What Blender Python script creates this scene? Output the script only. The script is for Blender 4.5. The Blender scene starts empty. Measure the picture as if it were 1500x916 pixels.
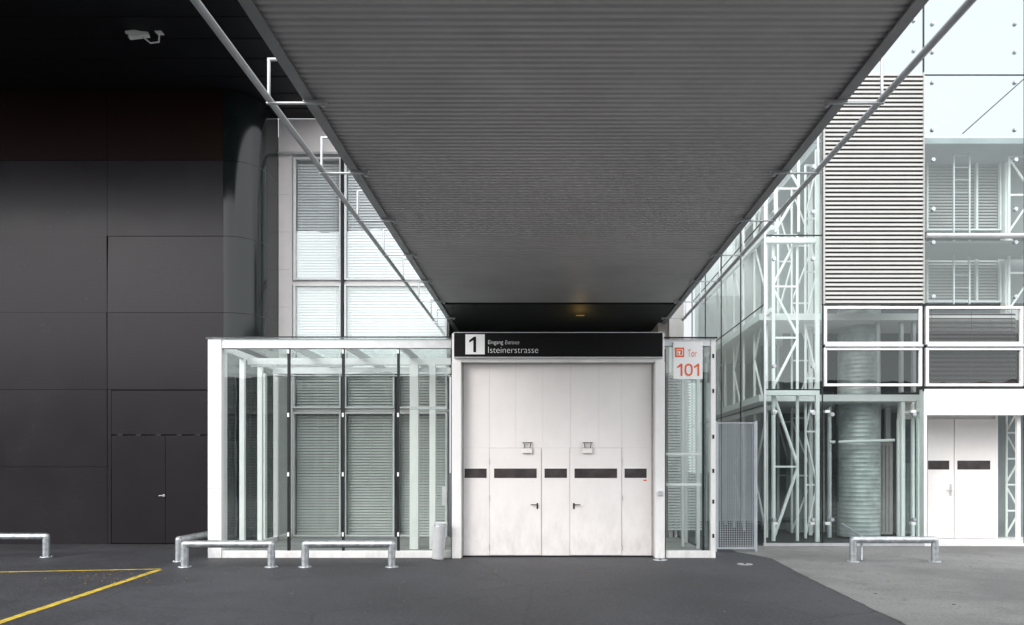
import bpy, math, random
from mathutils import Vector, Matrix
random.seed(7)
scene = bpy.context.scene
col = scene.collection
FP, CX, HY, EYE = 1100.0, 800.0, 690.0, 1.6
def X(px, d): return (px - CX) * d / FP
def Z(py, d): return EYE + (HY - py) * d / FP
def GD(py): return EYE * FP / (py - HY)

# ---------------------------------------------------------------- materials
def nd(nt, t, **kw):
    n = nt.nodes.new(t)
    for k, v in kw.items():
        if k in n.inputs: n.inputs[k].default_value = v
        else: setattr(n, k, v)
    return n
def mat(name, c, rough=.5, metal=0., var=.12, scale=3., bump=0., bscale=60., dirt=0., dirtc=(.22,.19,.16), dirth=.6, coat=0., spec=.5):
    m = bpy.data.materials.new(name); m.use_nodes = True
    nt = m.node_tree; b = nt.nodes['Principled BSDF']; L = nt.links.new
    tc = nd(nt, 'ShaderNodeTexCoord')
    n1 = nd(nt, 'ShaderNodeTexNoise', Scale=scale, Detail=8., Roughness=.65)
    L(tc.outputs['Object'], n1.inputs['Vector'])
    mx = nd(nt, 'ShaderNodeMix', data_type='RGBA')
    mx.inputs[6].default_value = (*[v*(1-var) for v in c], 1)
    mx.inputs[7].default_value = (*[min(1, v*(1+var)) for v in c], 1)
    rr = nd(nt, 'ShaderNodeMapRange'); rr.inputs[1].default_value=.3; rr.inputs[2].default_value=.7
    L(n1.outputs['Fac'], rr.inputs[0]); L(rr.outputs[0], mx.inputs[0])
    out = mx.outputs[2]
    if dirt > 0:
        sp = nd(nt, 'ShaderNodeSeparateXYZ'); L(tc.outputs['Object'], sp.inputs[0])
        g = nd(nt, 'ShaderNodeMapRange'); g.inputs[1].default_value=0; g.inputs[2].default_value=dirth
        g.inputs[3].default_value=1; g.inputs[4].default_value=.12
        L(sp.outputs[2], g.inputs[0])
        mp = nd(nt, 'ShaderNodeMapping'); mp.inputs['Scale'].default_value=(4,4,1.6)
        L(tc.outputs['Object'], mp.inputs[0])
        n2 = nd(nt, 'ShaderNodeTexNoise', Scale=1.5, Detail=9., Roughness=.7); L(mp.outputs[0], n2.inputs['Vector'])
        r2 = nd(nt, 'ShaderNodeMapRange'); r2.inputs[1].default_value=.42; r2.inputs[2].default_value=.75
        L(n2.outputs['Fac'], r2.inputs[0])
        mu = nd(nt, 'ShaderNodeMath', operation='MULTIPLY'); L(g.outputs[0], mu.inputs[0]); L(r2.outputs[0], mu.inputs[1])
        m2 = nd(nt, 'ShaderNodeMath', operation='MULTIPLY'); L(mu.outputs[0], m2.inputs[0]); m2.inputs[1].default_value=dirt
        mx2 = nd(nt, 'ShaderNodeMix', data_type='RGBA'); L(m2.outputs[0], mx2.inputs[0]); L(out, mx2.inputs[6]); mx2.inputs[7].default_value=(*dirtc,1)
        out = mx2.outputs[2]
    L(out, b.inputs['Base Color'])
    b.inputs['Roughness'].default_value = rough; b.inputs['Metallic'].default_value = metal
    b.inputs['Coat Weight'].default_value = coat; b.inputs['Specular IOR Level'].default_value = spec
    r3 = nd(nt, 'ShaderNodeMapRange'); r3.inputs[3].default_value=max(0,rough-.1); r3.inputs[4].default_value=min(1,rough+.12)
    L(n1.outputs['Fac'], r3.inputs[0]); L(r3.outputs[0], b.inputs['Roughness'])
    if bump > 0:
        n3 = nd(nt, 'ShaderNodeTexNoise', Scale=bscale, Detail=5.); L(tc.outputs['Object'], n3.inputs['Vector'])
        bp = nd(nt, 'ShaderNodeBump', Strength=bump, Distance=.01); L(n3.outputs['Fac'], bp.inputs['Height']); L(bp.outputs[0], b.inputs['Normal'])
    return m
def glass(name, tint=(.86,.95,.93), refl=.10, edge=.75):
    m = bpy.data.materials.new(name); m.use_nodes = True
    nt = m.node_tree; nt.nodes.clear(); L = nt.links.new
    o = nd(nt, 'ShaderNodeOutputMaterial'); t = nd(nt, 'ShaderNodeBsdfTransparent'); t.inputs[0].default_value=(*tint,1)
    g = nd(nt, 'ShaderNodeBsdfGlossy', Roughness=.012); g.inputs[0].default_value=(.90,.97,.955,1)
    lw = nd(nt, 'ShaderNodeLayerWeight', Blend=.5)
    pw = nd(nt, 'ShaderNodeMath', operation='POWER'); L(lw.outputs['Facing'], pw.inputs[0]); pw.inputs[1].default_value=4.
    mr = nd(nt, 'ShaderNodeMapRange'); mr.inputs[3].default_value=refl; mr.inputs[4].default_value=edge; L(pw.outputs[0], mr.inputs[0])
    tc = nd(nt, 'ShaderNodeTexCoord'); n = nd(nt, 'ShaderNodeTexNoise', Scale=.9, Detail=2.); L(tc.outputs['Object'], n.inputs['Vector'])
    bp = nd(nt, 'ShaderNodeBump', Strength=.25, Distance=.02); L(n.outputs['Fac'], bp.inputs['Height']); L(bp.outputs[0], g.inputs['Normal'])
    mx = nd(nt, 'ShaderNodeMixShader'); L(mr.outputs[0], mx.inputs[0]); L(t.outputs[0], mx.inputs[1]); L(g.outputs[0], mx.inputs[2])
    L(mx.outputs[0], o.inputs[0]); return m
def perforated(name, c_face, c_hole, pitch, rough=.35, metal=.6, hole=.35, spec=.5, bmp=0., **kw):
    m = mat(name, c_face, rough, metal, .12, .4, spec=spec, **kw); nt = m.node_tree; L = nt.links.new; b = nt.nodes['Principled BSDF']
    src = b.inputs['Base Color'].links[0].from_socket
    tc = nd(nt, 'ShaderNodeTexCoord'); sp = nd(nt, 'ShaderNodeSeparateXYZ'); L(tc.outputs['Object'], sp.inputs[0])
    def sn(a, bb, op):
        s = nd(nt,'ShaderNodeMath', operation=op); L(sp.outputs[a], s.inputs[0]); L(sp.outputs[bb], s.inputs[1])
        k = nd(nt,'ShaderNodeMath', operation='MULTIPLY'); L(s.outputs[0], k.inputs[0]); k.inputs[1].default_value = math.pi*2/pitch
        q = nd(nt,'ShaderNodeMath', operation='SINE'); L(k.outputs[0], q.inputs[0]); return q
    a1 = sn(0,2,'ADD'); a2 = sn(0,2,'SUBTRACT')
    pr = nd(nt,'ShaderNodeMath', operation='MULTIPLY'); L(a1.outputs[0],pr.inputs[0]); L(a2.outputs[0],pr.inputs[1])
    r = nd(nt,'ShaderNodeMapRange'); r.inputs[1].default_value=hole-.15; r.inputs[2].default_value=hole+.15; L(pr.outputs[0], r.inputs[0])
    mx = nd(nt,'ShaderNodeMix', data_type='RGBA'); L(r.outputs[0], mx.inputs[0]); L(src, mx.inputs[6]); mx.inputs[7].default_value=(*c_hole,1)
    L(mx.outputs[2], b.inputs['Base Color'])
    if bmp>0:
        bp = nd(nt,'ShaderNodeBump', Strength=bmp, Distance=.01); bp.invert=True; L(pr.outputs[0], bp.inputs['Height']); L(bp.outputs[0], b.inputs['Normal'])
    return m
def emis(name, c, s):
    m = bpy.data.materials.new(name); m.use_nodes=True; b = m.node_tree.nodes['Principled BSDF']
    b.inputs['Base Color'].default_value=(*c,1); b.inputs['Emission Color'].default_value=(*c,1); b.inputs['Emission Strength'].default_value=s; return m

M = dict(
 white=mat('white_paint',(.80,.79,.78),.4,0,.04,2.,dirt=.35,dirth=.7),
 gatew=mat('gate_paint',(.80,.765,.75),.42,0,.03,1.5,dirt=.34,dirth=1.3),
 alu=mat('aluminium',(.55,.56,.57),.38,.5,.1,6.),
 alul=mat('window_frame_metal',(.68,.69,.69),.4,.1,.08,6.),
 silver=mat('galvanised',(.46,.48,.50),.38,.8,.3,14.,bump=.1),
 dark=mat('dark_frame',(.016,.018,.02),.4,.2,.2,5.,spec=.3),
 seam=mat('gate_seam',(.46,.44,.43),.7,0,.2,5.),
 black=mat('black_plastic',(.012,.012,.013),.35,0,.1,5.),
 hall=perforated('hall_cladding',(.022,.0195,.023),(.008,.0075,.009),.06,.24,.15,spec=.20),
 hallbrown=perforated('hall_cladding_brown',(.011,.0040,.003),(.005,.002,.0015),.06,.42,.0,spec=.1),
 hallcorner=mat('hall_corner_metal',(.006,.0085,.009),.13,.1,.2,1.,spec=.42),
 haldoor=perforated('hall_door_metal',(.0175,.0155,.0185),(.007,.0065,.0075),.06,.3,.12,spec=.18),
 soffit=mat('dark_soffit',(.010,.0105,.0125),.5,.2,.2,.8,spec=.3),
 corr=mat('corrugated_metal',(.52,.505,.50),.5,.15,.12,.7,bump=.05),
 corr_shade=mat('shade_painted_ceiling',(.02,.026,.024),.6,.1,.2,.9),  # near-black colour carries the shade of the unlit inner soffit
 canopyedge=mat('canopy_beam',(.30,.30,.305),.45,.2,.15,2.),
 rail=mat('rail_paint',(.50,.52,.53),.4,.3,.12,4.),
 bulk=perforated('bulkhead_grid',(.012,.02,.018),(.03,.045,.042),.14,.5,.1),
 render=mat('pale_wall',(.74,.70,.685),.65,0,.06,2.,bump=.1),
 blind=mat('blind_slat',(.90,.91,.92),.5,0,.05,3.),
 blindg=mat('blind_grey',(.66,.66,.65),.5,0,.08,2.),
 blindb=mat('blind_brown',(.46,.425,.42),.5,0,.1,3.),
 blindd=mat('blind_dark',(.12,.085,.08),.5,0,.1,3.),
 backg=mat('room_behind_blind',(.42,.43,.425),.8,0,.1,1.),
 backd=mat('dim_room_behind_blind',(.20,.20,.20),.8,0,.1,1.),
 louvre=mat('louvre_metal',(.41,.405,.39),.45,.1,.06,3.),
 louvreb=mat('louvre_backing',(.19,.19,.185),.6,0,.1,3.),
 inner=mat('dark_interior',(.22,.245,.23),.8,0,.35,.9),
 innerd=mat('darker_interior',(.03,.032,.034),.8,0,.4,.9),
 innerl=mat('grey_interior',(.28,.30,.31),.8,0,.25,.6),
 innerb=mat('bright_interior',(.66,.68,.68),.8,0,.1,.6),
 slab=mat('slab_concrete',(.30,.30,.29),.8,0,.2,2.),
 glassw=glass('window_glass',(.95,.97,.97),.15,.8),
 glassn=glass('neutral_glass',(.95,.965,.96),.04,.6),
 glasst=glass('thin_green_glass',(.915,.96,.947),.055,.6),
 glassf=glass('facade_glass',(.865,.937,.922),.085,.72),
 glassc=glass('clear_glass',(.88,.955,.965),.05,.8),
 glassd=glass('dark_glass',(.55,.57,.57),.045,.8),
 column=mat('column_metal',(.44,.47,.465),.42,.3,.3,3.),
 strip=mat('vision_strip',(.06,.052,.053),.12,0,.4,4.),
 signb=mat('sign_black',(.006,.006,.0065),.5,0,.1,3.,spec=.15),
 signw=mat('sign_white',(.85,.85,.85),.4,0,.02,3.),
 red=mat('sign_red',(.74,.115,.02),.4,0,.02,3.),
 yellow=mat('road_yellow',(.62,.44,.035),.7,0,.3,9.,bump=.2,dirt=.7,dirth=50,dirtc=(.07,.065,.05)),
 mesh=mat('mesh_metal',(.42,.45,.48),.5,.1,.1,5.),
 camw=mat('camera_shell',(.6,.6,.58),.4,0,.08,8.),
 bin=mat('bin_metal',(.74,.75,.76),.35,.3,.1,8.),
 concreteb=mat('grey_facade',(.20,.20,.20),.7,0,.15,.5),
 leafm=mat('dry_leaf',(.28,.19,.06),.8,0,.4,30.),
)
lampm = emis('warm_lamp',(.6,.38,.12),.06)

def ground_mat(name, c1, c2, speck, speckc, rough=.85, ns=38., cracks=.35, s1=.5, s2=.75):
    m = bpy.data.materials.new(name); m.use_nodes=True; nt=m.node_tree; L=nt.links.new; b=nt.nodes['Principled BSDF']
    tc=nd(nt,'ShaderNodeTexCoord')
    n1=nd(nt,'ShaderNodeTexNoise',Scale=.35,Detail=7.,Roughness=.6); L(tc.outputs['Object'],n1.inputs['Vector'])
    r1=nd(nt,'ShaderNodeMapRange'); r1.inputs[1].default_value=.40; r1.inputs[2].default_value=.60; L(n1.outputs['Fac'],r1.inputs[0])
    a=nd(nt,'ShaderNodeMix',data_type='RGBA'); a.inputs[6].default_value=(*c1,1); a.inputs[7].default_value=(*c2,1); L(r1.outputs[0],a.inputs[0])
    n2=nd(nt,'ShaderNodeTexNoise',Scale=ns,Detail=4.,Roughness=.8); L(tc.outputs['Object'],n2.inputs['Vector'])
    r2=nd(nt,'ShaderNodeMapRange'); r2.inputs[1].default_value=s1; r2.inputs[2].default_value=s2; r2.inputs[4].default_value=speck; L(n2.outputs['Fac'],r2.inputs[0])
    d=nd(nt,'ShaderNodeMix',data_type='RGBA'); L(r2.outputs[0],d.inputs[0]); L(a.outputs[2],d.inputs[6]); d.inputs[7].default_value=(*speckc,1)
    n4=nd(nt,'ShaderNodeTexNoise',Scale=2.6,Detail=6.,Roughness=.7,Distortion=.6); L(tc.outputs['Object'],n4.inputs['Vector'])
    r4=nd(nt,'ShaderNodeMapRange'); r4.inputs[1].default_value=.54; r4.inputs[2].default_value=.72; r4.inputs[4].default_value=.55; L(n4.outputs['Fac'],r4.inputs[0])
    e=nd(nt,'ShaderNodeMix',data_type='RGBA'); L(r4.outputs[0],e.inputs[0]); L(d.outputs[2],e.inputs[6]); e.inputs[7].default_value=(*[v*.55 for v in c1],1)
    v=nd(nt,'ShaderNodeTexVoronoi',feature='DISTANCE_TO_EDGE',Scale=.33)
    mpn=nd(nt,'ShaderNodeMix',data_type='RGBA'); mpn.inputs[0].default_value=.12; L(tc.outputs['Object'],mpn.inputs[6]); L(n4.outputs['Color'],mpn.inputs[7]); L(mpn.outputs[2],v.inputs['Vector'])
    r5=nd(nt,'ShaderNodeMapRange'); r5.inputs[1].default_value=0; r5.inputs[2].default_value=.006; r5.inputs[3].default_value=cracks; r5.inputs[4].default_value=0; L(v.outputs['Distance'],r5.inputs[0])
    f=nd(nt,'ShaderNodeMix',data_type='RGBA'); L(r5.outputs[0],f.inputs[0]); L(e.outputs[2],f.inputs[6]); f.inputs[7].default_value=(*[v*.4 for v in c1],1)
    L(f.outputs[2],b.inputs['Base Color'])
    rr=nd(nt,'ShaderNodeMapRange'); rr.inputs[3].default_value=rough-.25; rr.inputs[4].default_value=min(1,rough+.1); L(n1.outputs['Fac'],rr.inputs[0]); L(rr.outputs[0],b.inputs['Roughness'])
    bp=nd(nt,'ShaderNodeBump',Strength=.9,Distance=.015); L(n2.outputs['Fac'],bp.inputs['Height']); L(bp.outputs[0],b.inputs['Normal'])
    return m
M['asphalt']=ground_mat('asphalt',(.026,.026,.031),(.050,.050,.058),.55,(.13,.13,.14),.70,24.,.5,.5,.68)
M['concrete']=ground_mat('speckled_concrete',(.15,.148,.145),(.24,.236,.23),.6,(.06,.06,.062),.85,26.,.0,.48,.68)

# ---------------------------------------------------------------- mesh helpers
class MB:
    def __init__(s): s.v=[]; s.f=[]; s.sm=[]
    def add(s, vs, fs, smooth=False):
        o=len(s.v); s.v+= [tuple(v) for v in vs]; s.f+=[tuple(i+o for i in f) for f in fs]; s.sm+=[smooth]*len(fs); return s
    def box(s,x0,x1,y0,y1,z0,z1):
        if x0>x1:x0,x1=x1,x0
        if y0>y1:y0,y1=y1,y0
        if z0>z1:z0,z1=z1,z0
        return s.add([(x0,y0,z0),(x1,y0,z0),(x1,y1,z0),(x0,y1,z0),(x0,y0,z1),(x1,y0,z1),(x1,y1,z1),(x0,y1,z1)],
            [(0,3,2,1),(4,5,6,7),(0,1,5,4),(1,2,6,5),(2,3,7,6),(3,0,4,7)])
    def quad(s,a,b,c,d): return s.add([a,b,c,d],[(0,1,2,3)])
    def bar(s,p,q,w,t,up=(0,0,1)):
        p=Vector(p);q=Vector(q);d=(q-p).normalized(); u=Vector(up)
        if abs(d.dot(u))>.95: u=Vector((0,1,0))
        a=d.cross(u).normalized(); b=a.cross(d).normalized(); vs=[]
        for c in (p,q):
            for i,j in ((-1,-1),(1,-1),(1,1),(-1,1)): vs.append(c+a*i*w/2+b*j*t/2)
        return s.add(vs,[(3,2,1,0),(4,5,6,7),(0,1,5,4),(1,2,6,5),(2,3,7,6),(3,0,4,7)])
    def pipe(s,path,r,n=12,caps=True):
        P=[Vector(p) for p in path]; D=[(P[i+1]-P[i]).normalized() for i in range(len(P)-1)]
        for i in range(len(D)):
            d=D[i]; u=Vector((0,0,1)) if abs(d.z)<.9 else Vector((0,1,0))
            a=d.cross(u).normalized(); b=a.cross(d).normalized(); rings=[]
            for k,(c,nrm) in enumerate(((P[i],(D[i-1]+d) if i>0 else d),(P[i+1],(D[i+1]+d) if i<len(D)-1 else d))):
                nrm=nrm.normalized(); ring=[]
                for j in range(n):
                    t=2*math.pi*j/n; o=c+a*math.cos(t)*r+b*math.sin(t)*r
                    o=o+d*((c-o).dot(nrm)/d.dot(nrm)); ring.append(o)
                rings.append(ring)
            fs=[(j,(j+1)%n,n+(j+1)%n,n+j) for j in range(n)]
            s.add(rings[0]+rings[1],fs,True)
            if caps:
                if i==0: s.add(rings[0],[tuple(reversed(range(n)))])
                if i==len(D)-1: s.add(rings[1],[tuple(range(n))])
        return s
    def lathe(s,prof,n=28,c=(0,0,0)):
        vs=[];fs=[]
        for r,z in prof:
            for j in range(n):
                t=2*math.pi*j/n; vs.append((c[0]+r*math.cos(t),c[1]+r*math.sin(t),c[2]+z))
        for i in range(len(prof)-1):
            for j in range(n): fs.append((i*n+j,i*n+(j+1)%n,(i+1)*n+(j+1)%n,(i+1)*n+j))
        return s.add(vs,fs,True)
    def frame(s,x0,x1,z0,z1,y0,y1,w,wb=None):
        wb=wb or w
        s.box(x0,x0+w,y0,y1,z0,z1); s.box(x1-w,x1,y0,y1,z0,z1)
        s.box(x0+w,x1-w,y0+.001,y1-.001,z1-w,z1-.0005); s.box(x0+w,x1-w,y0+.001,y1-.001,z0+.0005,z0+wb); return s
    def build(s,name,m,parent=None,bev=0.,**props):
        me=bpy.data.meshes.new(name); me.from_pydata(s.v,[],s.f); me.materials.append(m)
        me.polygons.foreach_set('use_smooth',s.sm); me.update()
        o=bpy.data.objects.new(name,me); col.objects.link(o)
        if parent is not None:
            o.parent=parent
            if parent.type=='EMPTY': o.matrix_parent_inverse=Matrix.Translation(-Vector(parent.location))
        if bev>0:
            b=o.modifiers.new('bevel','BEVEL'); b.width=bev; b.segments=2; b.limit_method='ANGLE'
        for k,v in props.items(): o[k]=v
        return o
def thing(name,label,cat,loc,group=None):
    o=bpy.data.objects.new(name,None); col.objects.link(o); o.location=loc; o.empty_display_size=.2
    o['label']=label; o['category']=cat
    if group: o['group']=group
    return o
def tag(o,label,cat,group=None):
    o['label']=label; o['category']=cat
    if group: o['group']=group
    return o
def dup(root,loc,rz,label):
    src=list(bpy.data.objects)
    def rec(o,p):
        c=o.copy(); col.objects.link(c)
        if p is not None: c.parent=p
        for ch in [q for q in src if q.parent==o]: rec(ch,c)
        return c
    r=rec(root,None); r.location=loc; r.rotation_euler=(0,0,rz); r['label']=label; return r
def text(name,s,x0,x1,z0,z1,y,m,parent,shear=0.,offset=0.):
    cu=bpy.data.curves.new(name,'FONT'); cu.body=s; cu.shear=shear; cu.size=1; cu.offset=offset
    t=bpy.data.objects.new(name+'_tmp',cu); col.objects.link(t)
    dg=bpy.context.evaluated_depsgraph_get(); me=bpy.data.meshes.new_from_object(t.evaluated_get(dg))
    bpy.data.objects.remove(t)
    xs=[v.co.x for v in me.vertices]; ys=[v.co.y for v in me.vertices]
    sx=(x1-x0)/(max(xs)-min(xs)); sz=(z1-z0)/(max(ys)-min(ys)); mx,my=min(xs),min(ys)
    for v in me.vertices: v.co=Vector((x0+(v.co.x-mx)*sx, y, z0+(v.co.y-my)*sz))
    me.materials.clear(); me.materials.append(m)
    o=bpy.data.objects.new(name,me); col.objects.link(o); o.parent=parent
    if parent.type=='EMPTY': o.matrix_parent_inverse=Matrix.Translation(-Vector(parent.location))
    return o
def digit(mb,ch,x0,x1,z0,z1,y,t=.30):
    w_,h_=x1-x0,z1-z0
    if ch=='1':
        l=.72-t*1.05
        p=[(l,0),(.72,0),(.72,1),(.52,1),(.10,.77),(.10,.62),(l,.77)]
        vs=[(x0+a*w_,y,z0+b*h_) for a,b in p]; mb.add(vs,[(0,1,2,3,6),(3,4,5,6)])
    else:
        n=32; vs=[]; fs=[]
        for k in range(n):
            a=2*math.pi*k/n; c,s=math.cos(a),math.sin(a)
            sg=lambda v,e: math.copysign(abs(v)**e,v)
            for sx_,sz_ in ((1,1),(1-2*t,1-2*t*w_/h_)):
                vs.append((x0+w_/2+w_/2*sx_*sg(c,.8),y,z0+h_/2+h_/2*sz_*sg(s,.8)))
        for k in range(n): q=(k+1)%n; fs.append((2*k,2*q,2*q+1,2*k+1))
        mb.add(vs,fs)
    return mb
def slats(mb,x0,x1,z0,z1,y,pitch,depth=.05,tilt=.6):
    z=z0+pitch/2
    while z<z1-pitch*.4:
        dy=depth/2*math.cos(tilt); dz=depth/2*math.sin(tilt); j=random.uniform(-.002,.002)
        mb.quad((x0,y-dy,z-dz+j),(x1,y-dy,z-dz+j),(x1,y+dy,z+dz+j),(x0,y+dy,z+dz+j)); z+=pitch
    return mb

# ---------------------------------------------------------------- camera, light, world
cam=bpy.data.cameras.new('Camera'); co=bpy.data.objects.new('Camera',cam); col.objects.link(co)
co.location=(0,0,EYE); co.rotation_euler=(math.radians(90),0,0)
cam.sensor_width=36; cam.lens=FP/1500*36; cam.shift_x=(750-CX)/1500; cam.shift_y=(HY-458)/1500; cam.clip_end=2000; cam.clip_start=.05
scene.camera=co
sd=Vector((-.55,-.8,.55)).normalized()
w=bpy.data.worlds.new('World'); scene.world=w; w.use_nodes=True; nt=w.node_tree; L=nt.links.new
bg=nt.nodes['Background']; sky=nd(nt,'ShaderNodeTexSky',sky_type='NISHITA'); sky.sun_disc=False
sky.sun_elevation=math.asin(sd.z); sky.sun_rotation=math.atan2(sd.x,sd.y); sky.dust_density=3; sky.air_density=1
hs=nd(nt,'ShaderNodeHueSaturation',Saturation=.35,Value=1.); L(sky.outputs[0],hs.inputs['Color'])
tc=nd(nt,'ShaderNodeTexCoord'); nz=nd(nt,'ShaderNodeTexNoise',Scale=2.2,Detail=6.); L(tc.outputs['Generated'],nz.inputs['Vector'])
cr=nd(nt,'ShaderNodeMix',data_type='RGBA'); cr.inputs[6].default_value=(15.,15.8,16.4,1); cr.inputs[7].default_value=(22.,22.2,22.4,1); L(nz.outputs['Fac'],cr.inputs[0])
mx=nd(nt,'ShaderNodeMix',data_type='RGBA'); mx.inputs[0].default_value=.7; L(hs.outputs[0],mx.inputs[6]); L(cr.outputs[2],mx.inputs[7])
spx=nd(nt,'ShaderNodeSeparateXYZ'); L(tc.outputs['Generated'],spx.inputs[0])
gr=nd(nt,'ShaderNodeMapRange'); gr.inputs[1].default_value=-.3; gr.inputs[2].default_value=.55; gr.inputs[3].default_value=1.22; gr.inputs[4].default_value=.45; L(spx.outputs[1],gr.inputs[0])
vm=nd(nt,'ShaderNodeVectorMath',operation='SCALE'); L(mx.outputs[2],vm.inputs[0]); L(gr.outputs[0],vm.inputs['Scale'])
L(vm.outputs[0],bg.inputs[0]); bg.inputs[1].default_value=.15
sl=bpy.data.lights.new('Sun','SUN'); sl.energy=1.5; sl.angle=math.radians(25); sl.color=(1,.97,.94)
so=bpy.data.objects.new('Sun',sl); col.objects.link(so); so.rotation_euler=sd.to_track_quat('Z','Y').to_euler(); so.location=(-10,-15,25)
scene.view_settings.view_transform='Standard'; scene.view_settings.look='None'; scene.view_settings.exposure=0

# ---------------------------------------------------------------- ground
MB().quad((-400,-400,0),(400,-400,0),(400,600,0),(-400,600,0)).build('ground',M['asphalt'],kind='structure')
base=[(3.2,-6),(3.5,3),(3.72,7.2),(3.80,9.0),(3.9,11.),(4.02,12.6),(4.10,13.6),(3.95,14.3),(3.75,14.75)]
pts=[]
for i in range(len(base)-1):
    for k in range(12):
        t=k/12; pts.append((base[i][0]*(1-t)+base[i+1][0]*t+random.uniform(-.018,.018),base[i][1]*(1-t)+base[i+1][1]*t))
pts.append(base[-1])
mb=MB(); vs=[];fs=[]
for x,y in pts: vs+=[(x,y,.004),(40,y,.004)]
for i in range(len(pts)-1): fs.append((2*i,2*i+1,2*i+3,2*i+2))
n=len(vs); vs+=[(3.75,16.0,.004),(40,16.0,.004)]; fs.append((n-2,n-1,n+1,n))
mb.add(vs,fs).build('pavement',M['concrete'],kind='structure')
def stripe(a,b,wd,z=.004):
    a=Vector((*a,0)); b=Vector((*b,0)); d=(b-a).normalized(); s=Vector((-d.y,d.x,0))
    vs=[];fs=[]; N=60
    for i in range(N+1):
        p=a+(b-a)*i/N; w1=wd/2+random.uniform(-.005,.005); w2=wd/2+random.uniform(-.005,.005)
        vs+=[(p.x-s.x*w1,p.y-s.y*w1,z),(p.x+s.x*w2,p.y+s.y*w2,z)]
    for i in range(N): fs.append((2*i,2*i+2,2*i+3,2*i+1))
    return MB().add(vs,fs)
q=(X(235,GD(834)),GD(834))
tag(stripe((q[0],q[1]),(X(0,GD(838.5))*1.6-q[0]*.6,GD(838.5)*1.6-q[1]*.6),.09).build('yellow_marking',M['yellow']),'thin yellow line painted on the asphalt running almost parallel to the dark hall wall','road marking')
bq=(X(0,GD(912)),GD(912)); q2=(q[0]+.03,q[1]-.10)
tag(stripe(q2,(q2[0]+(bq[0]-q2[0])*1.5,q2[1]+(bq[1]-q2[1])*1.5),.11,.0045).build('yellow_marking',M['yellow']),'yellow line slanting across the asphalt to the bottom left corner of the photo','road marking')

# ---------------------------------------------------------------- building across the yard (seen in the glass)
ob=thing('opposite_building','long grey office block with window rows across the yard, seen mirrored in the glass','building',(0,-34,0))
MB().box(-60,60,-44,-34,0,9.5).build('wall',M['concreteb'],ob)
for i in range(18):
    for j in range(3):
        x=-51+i*6; z=.9+j*3
        f=MB().frame(x-2,x+2,z,z+1.9,-34,-33.95,.08).build('window',M['alu'],ob)
        MB().box(x-1.92,x+1.92,-33.999,-33.98,z+.08,z+1.82).build('pane',M['strip'],f)

# ---------------------------------------------------------------- dark exhibition hall on the left
HD=16.4; ZS=9.95; XC=-7.05; XE=-6.35; R=.7
hall=thing('exhibition_hall','dark perforated metal clad hall with rounded corner under a black overhang','building',(-12,HD,0))
MB().box(-26,XC-.02,HD+.08,HD+6,.0,ZS).build('wall_core',M['dark'],hall)
xs=[-26,-22,-18,-13.55,X(157,HD),XC]; zs=[.0,Z(684,HD),Z(571,HD),Z(458,HD),Z(346,HD),Z(235,HD)]
dx0,dx1=X(163,HD),X(306,HD); dzt=Z(572,HD)
mb=MB()
for i in range(len(xs)-1):
    for j in range(len(zs)-1):
        x0,x1=xs[i]+.005,xs[i+1]-.005; z0,z1=zs[j]+.004,zs[j+1]-.004
        j_=random.uniform(-.004,.004); k_=random.uniform(-.02,.02)
        if i==4 and j<2:
            mb.box(dx1+.004,x1,HD+j_,HD+.07,z0,z1); mb.box(x0,dx0-.004,HD+j_,HD+.07,z0,z1); continue
        mb.box(x0,x1,HD+j_,HD+.07,z0,z1)
        mb.v[-4]=(x0,HD+j_+k_,z1); mb.v[-3]=(x1,HD+j_+k_,z1)
mb.build('cladding',M['hall'],hall)
mb=MB()
for i in range(len(xs)-1): mb.box(xs[i]+.004,xs[i+1]-.004,HD,HD+.07,zs[-1]+.006,ZS-.02)
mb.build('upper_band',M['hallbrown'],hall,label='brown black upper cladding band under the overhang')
mb=MB(); ring=[]
for k in range(25):
    t=math.pi/2*k/24; ring.append((XC+R*math.sin(t),HD+R-R*math.cos(t)))
ring.append((XE,17.8))
for j in range(6):
    z0=zs[j]+.004; z1=(zs[j+1] if j<5 else ZS-.02)-.004; vs=[];fs=[]
    for x,y in ring: vs+=[(x,y,z0),(x,y,z1)]
    for k in range(len(ring)-1): fs.append((2*k,2*k+2,2*k+3,2*k+1))
    mb.add(vs,fs,True)
mb.build('rounded_corner',M['hallcorner'],hall)
MB().box(XC-.02,XE-.35,HD+.4,HD+6,0,ZS).build('corner_core',M['dark'],hall)
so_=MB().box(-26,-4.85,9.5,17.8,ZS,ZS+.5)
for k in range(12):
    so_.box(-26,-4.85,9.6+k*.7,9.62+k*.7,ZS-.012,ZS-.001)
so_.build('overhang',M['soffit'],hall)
MB().box(dx0+.004,dx1-.004,HD+.006,HD+.07,Z(637,HD)+.005,dzt-.006).build('transom_panel',M['haldoor'],hall)
xm=X(242,HD)
for a0,a1,hn in ((dx0+.004,xm-.004,0),(xm+.004,dx1-.004,1)):
    dl=MB().box(a0,a1,HD+.006,HD+.07,.02,Z(638,HD)-.006).build('service_door',M['haldoor'],hall,.003)
    if hn:
        hx=X(238,HD)+.03
        MB().pipe([(hx,HD-.012,1.06),(hx,HD+.006,1.06)],.028,14).build('lock_rosette',M['alu'],dl)
        MB().pipe([(hx,HD-.012,1.06),(hx,HD-.05,1.06),(hx-.085,HD-.05,1.06)],.008,8).build('handle',M['camw'],dl)
for px in (176,203,232,263,290): MB().box(X(px-4,HD),X(px+4,HD),HD-.004,HD+.005,Z(639,HD),Z(636,HD)).build('hinge',M['soffit'],hall)

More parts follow.
